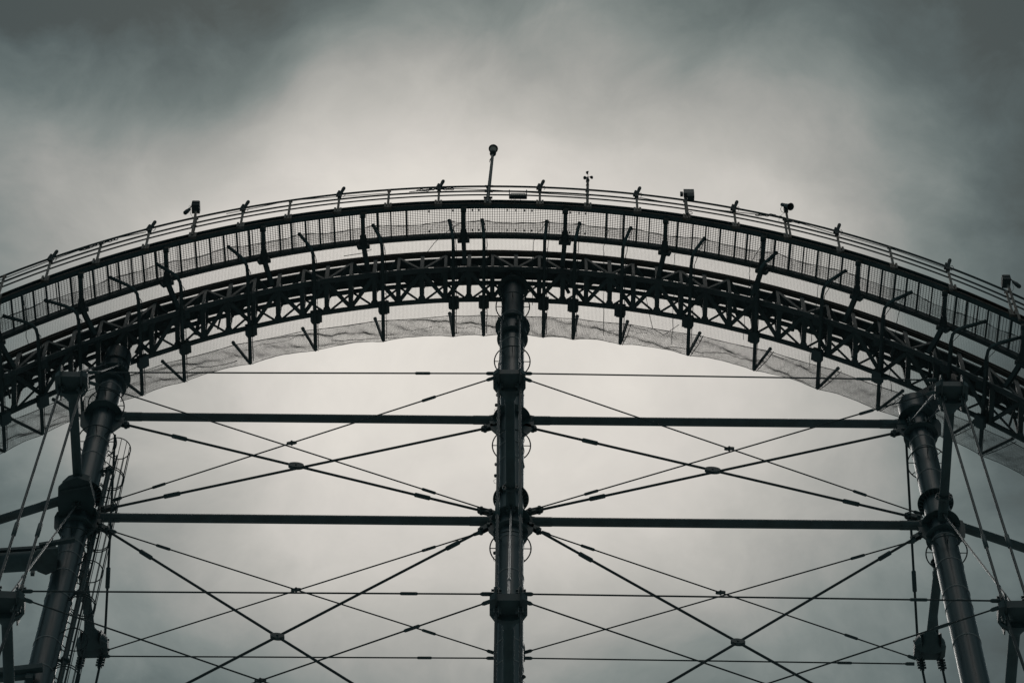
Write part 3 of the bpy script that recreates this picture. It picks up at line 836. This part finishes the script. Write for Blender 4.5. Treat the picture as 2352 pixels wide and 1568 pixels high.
# ------------------------------------------------------------------ rods and cables
def rod(a, b, r, label, name="tension_rod", cat="rod", tb=(), tbr=1.9, tbl=.42, group="thin bracing rods", m_=CABLE, fork0=0, fork1=0, coupler=None, cl=.36):
    g = thing(name, label, cat, a, group)
    d = (b - a).normalized(); L = (b - a).length
    MB().tube([a, b], r, 10).build("bar", m_, g)
    for t in tb:
        c = lerp(a, b, t)
        MB().tube([c - d * tbl / 2 - d * .03, c - d * tbl / 2, c + d * tbl / 2, c + d * tbl / 2 + d * .03], r * tbr, 10, scale=[.6, 1, 1, .6]).build("turnbuckle", m_ if m_ is ROD else STEEL, g)
    for p, q, fl in ((a, d, fork0), (b, -d, fork1)):
        if not fl: continue
        if fl == 1:                         # cable socket
            MB().tube([p - q * .10, p + q * .11, p + q * .16], .05, 10, scale=[1, 1, .6]).build("socket", STEEL, g)
        else:                               # bolted link plates
            m = MB(); sd = q.cross(V((0, 1, 0))).normalized()
            for k in (-1, 1):
                m.plate([p + q * -.12 + sd * .07 + V((0, k * .06, 0)), p + q * .30 + sd * .07 + V((0, k * .06, 0)), p + q * .36 + V((0, k * .06, 0)), p + q * .30 - sd * .07 + V((0, k * .06, 0)), p + q * -.12 - sd * .07 + V((0, k * .06, 0)), p - q * .18 + V((0, k * .06, 0))], (0, .03, 0))
            for t in (-.05, .23): m.lathe(p + q * t + V((0, -.12, 0)), (0, 1, 0), [(.005, 0), (.05, 0), (.05, .24), (.005, .24)], 12)
            m.build("link_plate", PLATE, g)
    if coupler is not None:
        c = lerp(a, b, coupler)
        rr = cl
        m = MB()
        xd = V((1, 0, -.18 if d.z < 0 else .18)).normalized(); zd = V((-xd.z, 0, xd.x)); th_ = rr > .25
        m.plate([c + xd * rr * math.cos(t) * (.64 if th_ else .95) + zd * rr * (.36 if th_ else .34) * math.sin(t) for t in [i * math.pi / 10 for i in range(20)]], (0, .10 if th_ else .06, 0))
        m.lathe(c + V((0, -.07, 0)), (0, 1, 0), [(.005, 0), (.03, 0), (.03, .14), (.005, .14)], 10)
        m.build("coupler", PLATE, g)
    return g
def tpar(a, b, px):
    """parameter along a-b seen at image column px"""
    lo, hi = 0.0, 1.0
    inc = proj(b)[0] > proj(a)[0]
    for _ in range(40):
        mdl = (lo + hi) / 2
        if (proj(lerp(a, b, mdl))[0] < px) == inc: lo = mdl
        else: hi = mdl
    return lo
def xrod(p0, p1, r, label, tbpx=(), cpx=None, **k):
    a = P(*p0); b = P(*p1)
    return rod(a, b, r, label, tb=[tpar(a, b, x) for x in tbpx], coupler=tpar(a, b, cpx) if cpx else None, **k)
TK = dict(r=.037, fork0=2, fork1=2, group="thick bracing rods", tbl=.44, tbr=1.75)
# thick crossed rods
xrod((273, 971), (1123, 1176.5), label="thick brace in the upper left bay falling from left to right", tbpx=(412, 970), cpx=680, **TK)
xrod((1131, 980), (240, 1169), label="thick brace in the upper left bay falling from right to left", tbpx=(395,), **TK)
xrod((1207, 979.5), (2106, 1189), label="thick brace in the upper right bay falling from left to right", tbpx=(1355, 1955), cpx=1637, **TK)
xrod((2070, 991), (1221, 1174.5), label="thick brace in the upper right bay falling from right to left", tbpx=(1372,), **TK)
def ext(p, q, t): return (p[0] + (q[0] - p[0]) * t, p[1] + (q[1] - p[1]) * t, 0)
xrod((233, 1209.5, 0), ext((233, 1209.5), (637, 1461), 2.32), label="thick brace in the lower left bay falling from left to right", tbpx=(335,), cpx=637, cl=.30, **TK)
xrod((1119, 1211, 0), ext((1119, 1211), (637, 1461), 2.1), label="thick brace in the lower left bay falling from right to left", tbpx=(1040,), **TK)
xrod((1222, 1210, 0), ext((1222, 1210), (1695, 1474), 2.22), label="thick brace in the lower right bay falling from left to right", tbpx=(1345,), cpx=1695, cl=.30, **TK)
xrod((2110, 1230, 0), ext((2110, 1230), (1695, 1474), 2.26), label="thick brace in the lower right bay falling from right to left", tbpx=(2032,), **TK)
# thin crossed rods of the outriggers
TN = dict(r=.02, fork0=1, fork1=1, tbl=.36, tbr=2.1)
xrod((1130, 869, -4.3), (268, 1146, 0), label="thin brace from the middle upper outrigger down to the left column", tbpx=(985, 365), cpx=670, cl=.15, **TN)
xrod((212, 880, -4.3), (1131, 1174, 0), label="thin brace from the left upper outrigger down to the middle column", tbpx=(985,), **TN)
xrod((1209, 871, -4.3), (2110, 1178, 0), label="thin brace from the middle upper outrigger down to the right column", tbpx=(1975,), cpx=1675, cl=.15, **TN)
xrod((2140, 902, -4.3), (1216, 1172, 0), label="thin brace from the right upper outrigger down to the middle column", tbpx=(1990, 1358), **TN)
xrod((255, 1218, 0), (1130, 1497, 4.2), label="thin brace from the left column down to the middle rear outrigger", tbpx=(375, 985), cpx=680, cl=.15, **TN)
xrod((1098, 1224, 0), (240, 1494, 4.2), label="thin brace from the middle column down to the left rear outrigger", tbpx=(985,), **TN)
xrod((1252, 1224, 0), (2096, 1509, 4.2), label="thin brace from the middle column down to the right rear outrigger", tbpx=(1350, 1955), cpx=1655, cl=.15, **TN)
xrod((2096, 1242, 0), (1210, 1496, 4.2), label="thin brace from the right column down to the middle rear outrigger", tbpx=(1970,), **TN)
xrod((1121, 1382, -5.45), ext((1121, 1382), (598, 1562), 2.0), label="thin brace from the middle lower outrigger towards the picture's bottom left", tbpx=(946,), cpx=598, cl=.15, **TN)
xrod((60, 1377, -5.45), ext((60, 1377), (598, 1562), 2.06), label="thin brace from the left lower outrigger towards the picture's bottom", tbpx=(), **TN)
xrod((1208, 1382, -5.45), ext((1208, 1382), (1760, 1570), 1.98), label="thin brace from the middle lower outrigger towards the picture's bottom right", tbpx=(), **TN)
xrod((2290, 1396, -5.45), ext((2290, 1396), (1790, 1560), 2.24), label="thin brace from the right lower outrigger towards the picture's bottom", tbpx=(2165,), **TN)
# hoop cables
HC = dict(r=.021, fork0=1, fork1=1, tbl=.36, tbr=1.9, name="hoop_cable", cat="cable", group="level cables linking the outriggers")
xrod((210, 855, -4.3), (1130, 857.5, -4.3), label="level cable between the left and middle upper outriggers", tbpx=(971,), **HC)
xrod((1209, 857.5, -4.3), (2142, 872.5, -4.3), label="level cable between the middle and right upper outriggers", tbpx=(1984,), **HC)
xrod((60, 1357, -5.45), (1119, 1363.5, -5.45), label="level cable between the left and middle lower outriggers", tbpx=(939,), **HC)
xrod((1209, 1363.5, -5.45), (2290, 1379, -5.45), label="level cable between the middle and right lower outriggers", tbpx=(2110,), **HC)
xrod((240, 1506, 4.2), (1130, 1510.5, 4.2), label="level cable between the left and middle rear outriggers", tbpx=(975,), **HC)
xrod((1210, 1510.5, 4.2), (2092, 1523.5, 4.2), label="level cable between the middle and right rear outriggers", tbpx=(1940,), **HC)
# front rods from box to box and from column head to box
def pin(m, p, ax):
    for s_ in (-1, 1):
        m.box(p + V((s_ * .05, 0, 0)), .014, .06, .13)
    for k in (-.06, .07):
        m.tube([p + V((-.12, 0, k)), p + V((.12, 0, k))], .032, 8)
tops = {"left": [(238, 838, -.5), (276, 837, -.5)], "middle": [(1152.6, 733, -.52), (1193.5, 733, -.52)], "right": [(2093, 966, -.45), (2130, 966, -.45)]}
ends = {"left": [(190, 866), (197, 856)], "middle": [(1147.5, 843), (1193, 843)], "right": [(2158, 868), (2172, 876)]}
for key in ("left", "middle", "right"):
    for k, nm in ((0, "left"), (1, "right")):
        a = P(*tops[key][k]); c, d, sd, uu = UB[key]
        s_ = -1 if k == 0 else 1
        b = c + sd * s_ * .285 - d * .15 + uu * .33
        g = rod(a, b, .026, "%s bare steel rod from the %s column's head to its upper outrigger" % (nm, key), tb=(.80 if key == "middle" else .62,), tbr=1.6, tbl=.16, m_=ROD, group="bare steel rods on the column heads")
        m = MB(); pin(m, a, None); m.build("pin_joint", PLATE, g)
        # long front rods down to the lower outrigger
        a2 = c + sd * s_ * .285 + d * -.15 - uu * .36
        c2, d2, sd2, uu2 = LB[key]
        b2 = c2 + sd2 * s_ * .285 + uu2 * .38
        tt = {"left": .73, "middle": .63, "right": .74}[key]
        g = rod(a2, b2, .037, "%s front rod between the upper and lower outriggers of the %s column" % (nm, key), tb=(tt,), tbr=1.6, tbl=.62, m_=FROD, group="long front rods between outriggers")
        m = MB(); pin(m, a2 + V((0, 0, .05)), None); pin(m, b2, None); m.build("pin_joint", PLATE, g)
        # continuing below the lower outrigger
        a3 = c2 + sd2 * s_ * .285 - uu2 * .36
        b3 = a3 + V((a3.x * .0 + (0 if key == "middle" else (.10 * a3.x)), .9, -14))
        g = rod(a3, b3, .037, "%s front rod hanging down from the %s column's lower outrigger" % (nm, key), m_=FROD, group="long front rods between outriggers")
        m = MB(); pin(m, a3 + V((0, 0, -.05)), None); m.build("pin_joint", PLATE, g)
    # centre rod from the column to the lower box
    c2, d2, sd2, uu2 = LB[key]
    a = V((CX[key], D0 - .56, LV["E"] - .25)); b = c2 + uu2 * .22 - d2 * .12
    g = rod(a, b, .026, "single bare steel rod from the %s column down to its lower outrigger" % key, tb=(.80,), tbr=1.6, tbl=.25, m_=ROD, group="bare steel rods under the lower beams")
    m = MB(); pin(m, a, None); m.build("pin_joint", PLATE, g)
    # rear rods
    c3, d3, sd3, uu3 = RB[key]
    for k, s_ in (("left", -1), ("right", 1)):
        a = V((CX[key] + s_ * .33, D0 + .50, LV["L1"] - .2)) ; b = c3 + sd3 * s_ * .285 + uu3 * .36
        g = rod(a, b, .036, "%s rear rod from the %s column down to its rear outrigger" % (k, key), tb=(.70,), tbr=1.8, tbl=.6, group="rear rods behind the columns")
        m = MB(); pin(m, b, None); m.build("pin_joint", PLATE, g)
        a = c3 + sd3 * s_ * .285 - uu3 * .36; b = a + V((a.x * .02, 1.0, -14))
        g = rod(a, b, .036, "%s rear rod hanging below the %s column's rear outrigger" % (k, key), group="rear rods behind the columns")
        m = MB(); pin(m, a + V((0, 0, -.1)), None); pin(m, a + V((0, 0, -.35)), None); m.build("pin_joint", PLATE, g)

# ------------------------------------------------------------------ caged ladder on the left column
lx = P(258, 1090, .05)
LXX, LYY = CX["left"] + .42, D0 + .16
ld = thing("caged_ladder", "tall steel ladder with round safety cage beside the left column", "ladder", (LXX, LYY, 0))
ztop, zbot = zat(LXX, 1032, .12), 3.0
q = V((math.cos(R(-48)), math.sin(R(-48)), 0)); w = V((.87, .5, 0)).normalized()
rdir = V((.80, .60, 0)).normalized(); odir = V((.60, -.80, 0)).normalized()
odir = V((.75, .35, 0)).normalized(); rdir = V((.72, .70, 0)).normalized()
base = V((LXX, LYY, 0))
A = base - rdir * .22; B = base + rdir * .22
MB().tube([A + V((0, 0, zbot)), A + V((0, 0, ztop))], .024, 8).build("stringer", CABLE, ld)
MB().tube([B + V((0, 0, zbot)), B + V((0, 0, ztop))], .024, 8).build("stringer", CABLE, ld)
zz = ztop - .1
while zz > ztop - 26:
    MB().tube([A + V((0, 0, zz)), B + V((0, 0, zz))], .017, 6).build("rung", CABLE, ld); zz -= .62
cc = base + V((.20, -.08, 0)); rad = .36
k = 0; zz = ztop
while zz > ztop - 26:
    m = MB()
    for dz in ((0,) if k % 2 == 0 else (0, -.10)):
        m.tube([cc + V((rad * math.cos(a), rad * math.sin(a), zz + dz)) for a in [R(-150 + i * 15) for i in range(22)]], .017, 6)
    m.build("cage_hoop", CABLE, ld)
    zz -= 1.6; k += 1
for a in (-100, -70, -42, -15, 12, 38, 65, 92):
    MB().tube([cc + V((rad * math.cos(R(a)), rad * math.sin(R(a)), z_)) for z_ in (ztop, ztop - 26)], .011, 5).build("cage_bar", CABLE, ld)
zz = ztop - 1.4
while zz > ztop - 26:
    MB().bar([base + V((-.05, 0, zz)), V((CX["left"] + .2, D0 - .1, zz))], .06, .05).build("stand_off", STEEL, ld); zz -= 5.2
cp = base + V((.06, .02, 0))
g = thing("conduit_pipe", "thick dark riser pipe beside the caged ladder", "pipe", cp)
MB().tube([cp + V((0, 0, 3)), cp + V((0, 0, ztop - .9))], .075, 12).build("pipe_run", STEEL, g)
zz = ztop - 1.1
while zz > ztop - 26:
    m = MB(); m.lathe(cp + V((0, 0, zz)), (0, 0, 1), [(.07, -.05), (.115, -.05), (.115, .05), (.07, .05)], 12); m.box(cp + V((0, 0, zz)), .16, .03, .03); zz -= 3.1
    m.build("pipe_clamp", STEEL, g)

# ------------------------------------------------------------------ ground
m = MB(); m.add([V((-1500, -1500, 0)), V((1500, -1500, 0)), V((1500, 1500, 0)), V((-1500, 1500, 0))], [(0, 1, 2, 3)], False)
o = m.build("ground", GROUND); o["kind"] = "structure"

for o in bpy.data.objects:
    for k in ("_o", "_c"):
        if k in o: del o[k]

# ------------------------------------------------------------------ sky: overcast cloud layer over a Nishita sky
world = bpy.data.worlds.new("World"); scene.world = world
world.use_nodes = True
nt = world.node_tree
N = nt.nodes; LK = nt.links
for n in list(N): N.remove(n)
out = N.new("ShaderNodeOutputWorld"); bg = N.new("ShaderNodeBackground")
LK.new(bg.outputs[0], out.inputs[0])
SUN_EL, SUN_ROT = R(62), R(0)
sky = N.new("ShaderNodeTexSky"); sky.sky_type = 'NISHITA'; sky.sun_disc = False
sky.sun_elevation = SUN_EL; sky.sun_rotation = SUN_ROT
sky.air_density = 2; sky.dust_density = 4
tc = N.new("ShaderNodeTexCoord")
def MATH(op, a, b=None, c=None):
    n = N.new("ShaderNodeMath"); n.operation = op
    for i, x in enumerate((a, b, c)):
        if x is None: continue
        if isinstance(x, (int, float)): n.inputs[i].default_value = x
        else: LK.new(x, n.inputs[i])
    return n.outputs[0]
sep = N.new("ShaderNodeSeparateXYZ"); LK.new(tc.outputs["Generated"], sep.inputs[0])
zc = MATH('MAXIMUM', sep.outputs[2], 0.06)
ux = MATH('DIVIDE', sep.outputs[0], zc); uy = MATH('DIVIDE', sep.outputs[1], zc)
cmb = N.new("ShaderNodeCombineXYZ"); LK.new(ux, cmb.inputs[0]); LK.new(uy, cmb.inputs[1])
def noise(scale, detail, rough, dist=0.0, loc=(0, 0, 0), vec=None):
    mp = N.new("ShaderNodeMapping"); mp.inputs["Location"].default_value = loc
    LK.new(vec or cmb.outputs[0], mp.inputs[0])
    n = N.new("ShaderNodeTexNoise"); n.inputs["Scale"].default_value = scale; n.inputs["Detail"].default_value = detail
    n.inputs["Roughness"].default_value = rough; n.inputs["Distortion"].default_value = dist
    LK.new(mp.outputs[0], n.inputs["Vector"])
    return n
wn = noise(9, 3, .5, 0, (3.1, 1.7, 0))
wv = N.new("ShaderNodeVectorMath"); wv.operation = 'SUBTRACT'; LK.new(wn.outputs["Color"], wv.inputs[0]); wv.inputs[1].default_value = (.5, .5, .5)
ws = N.new("ShaderNodeVectorMath"); ws.operation = 'SCALE'; LK.new(wv.outputs[0], ws.inputs[0]); ws.inputs["Scale"].default_value = .06
wa = N.new("ShaderNodeVectorMath"); wa.operation = 'ADD'; LK.new(cmb.outputs[0], wa.inputs[0]); LK.new(ws.outputs[0], wa.inputs[1])
sw = N.new("ShaderNodeSeparateXYZ"); LK.new(wa.outputs[0], sw.inputs[0])
def cl(px, py):
    d = ray(px, py); return d.x / d.z, d.y / d.z
def gauss(cx, cy, sx, sy, amp):
    dx = MATH('MULTIPLY', MATH('SUBTRACT', sw.outputs[0], cx), 1 / sx); dy = MATH('MULTIPLY', MATH('SUBTRACT', sw.outputs[1], cy), 1 / sy)
    e = MATH('EXPONENT', MATH('MULTIPLY', MATH('ADD', MATH('MULTIPLY', dx, dx), MATH('MULTIPLY', dy, dy)), -1.0))
    return MATH('MULTIPLY', e, amp)
# cloud brightness with the lens's corner darkening put in (0..1), sampled on a coarse lattice of the cloud plane and smoothed with wide Gaussians
LUM = [(0, [68, 84, 122, 128, 104, 80, 64]), (150, [98, 96, 156, 152, 136, 94, 78]), (300, [140, 168, 202, 195, 182, 142, 84]), (450, [156, 200, 222, 217, 204, 160, 82]),
       (650, [134, 196, 221, 220, 210, 166, 88]), (900, [120, 192, 224, 225, 216, 174, 100]), (1150, [112, 175, 211, 214, 200, 156, 92]), (1350, [100, 150, 186, 191, 167, 126, 82]), (1520, [90, 120, 154, 160, 140, 112, 82])]
LX = [0, 400, 800, 1176, 1600, 2000, 2352]
def cl(px, py):
    d = ray(px, py); return d.x / d.z, d.y / d.z
BASE = .36
smp = np.array([(*cl(x, y), l / 232.0 - BASE) for y, row in LUM for x, l in zip(LX, row)])
cen = [cl(x, y) for y in (-120, 230, 600, 1020, 1420, 1760) for x in (-150, 400, 930, 1420, 1950, 2500)]
SX, SY = .085, .072
A_ = np.array([[math.exp(-((x - cx) / SX) ** 2 - ((y - cy) / SY) ** 2) for cx, cy in cen] for x, y, _ in smp])
W_fit = np.linalg.solve(A_.T @ A_ + .02 * np.eye(len(cen)), A_.T @ smp[:, 2])
tot = BASE - .055
for (cx, cy), w in zip(cen, W_fit):
    if abs(w) > .01: tot = MATH('ADD', tot, gauss(cx, cy, SX, SY, float(w)))
tot = MATH('ADD', tot, gauss(0.0, -.46, .18, .20, 1.5))  # unseen bright sky patch added for the column faces to mirror
tot = MATH('ADD', tot, gauss(0.0, -.25, .70, .36, .24))      # unseen wide brightness added behind the viewer to light the columns
n1 = noise(11, 8, .6, .25, (0.4, 2.2, 0), wa.outputs[0])
n2 = noise(24, 6, .6, .2, (5, 1, 0), wa.outputs[0])
nz = MATH('ADD', MATH('MULTIPLY', MATH('SUBTRACT', n1.outputs["Fac"], .5), .56), MATH('MULTIPLY', MATH('SUBTRACT', n2.outputs["Fac"], .5), .22))
thin = MATH('MAXIMUM', MATH('SUBTRACT', 1.25, tot), .25)      # thin bright cloud is smoother than the dark bellies
tot = MATH('ADD', tot, MATH('MULTIPLY', nz, thin))
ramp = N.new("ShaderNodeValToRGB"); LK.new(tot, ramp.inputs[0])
cr = ramp.color_ramp
lin = lambda c: tuple(((v / 255 + .055) / 1.055) ** 2.4 for v in c) + (1,)
stops = [(60, (48, 65, 69)), (80, (66, 84, 88)), (100, (88, 104, 106)), (125, (117, 128, 128)), (150, (148, 151, 149)), (175, (175, 175, 171)), (200, (203, 200, 195)), (220, (225, 221, 214))]
while len(cr.elements) < len(stops): cr.elements.new(.5)
for e, (l, c) in zip(cr.elements, stops):
    e.position = l / 232.0
for e, (l, c) in zip(cr.elements, stops):
    e.color = lin(c)
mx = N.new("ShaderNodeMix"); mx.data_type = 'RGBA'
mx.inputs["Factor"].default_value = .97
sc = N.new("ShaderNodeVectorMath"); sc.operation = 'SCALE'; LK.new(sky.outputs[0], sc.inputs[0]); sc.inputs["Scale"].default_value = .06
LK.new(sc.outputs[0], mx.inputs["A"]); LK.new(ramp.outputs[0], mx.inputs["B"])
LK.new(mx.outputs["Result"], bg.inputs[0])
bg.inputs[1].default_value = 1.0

sl = bpy.data.lights.new("sun", 'SUN'); sl.energy = .5; sl.angle = R(30); sl.color = (1, .97, .92)
so = bpy.data.objects.new("sun", sl); COL.objects.link(so)
sd_ = V((math.sin(SUN_ROT) * math.cos(SUN_EL), math.cos(SUN_ROT) * math.cos(SUN_EL), math.sin(SUN_EL)))
so.rotation_euler = (-sd_).to_track_quat('-Z', 'Y').to_euler()

scene.view_settings.view_transform = 'Standard'
scene.view_settings.look = 'None'
scene.view_settings.exposure = 0
scene.view_settings.gamma = 1
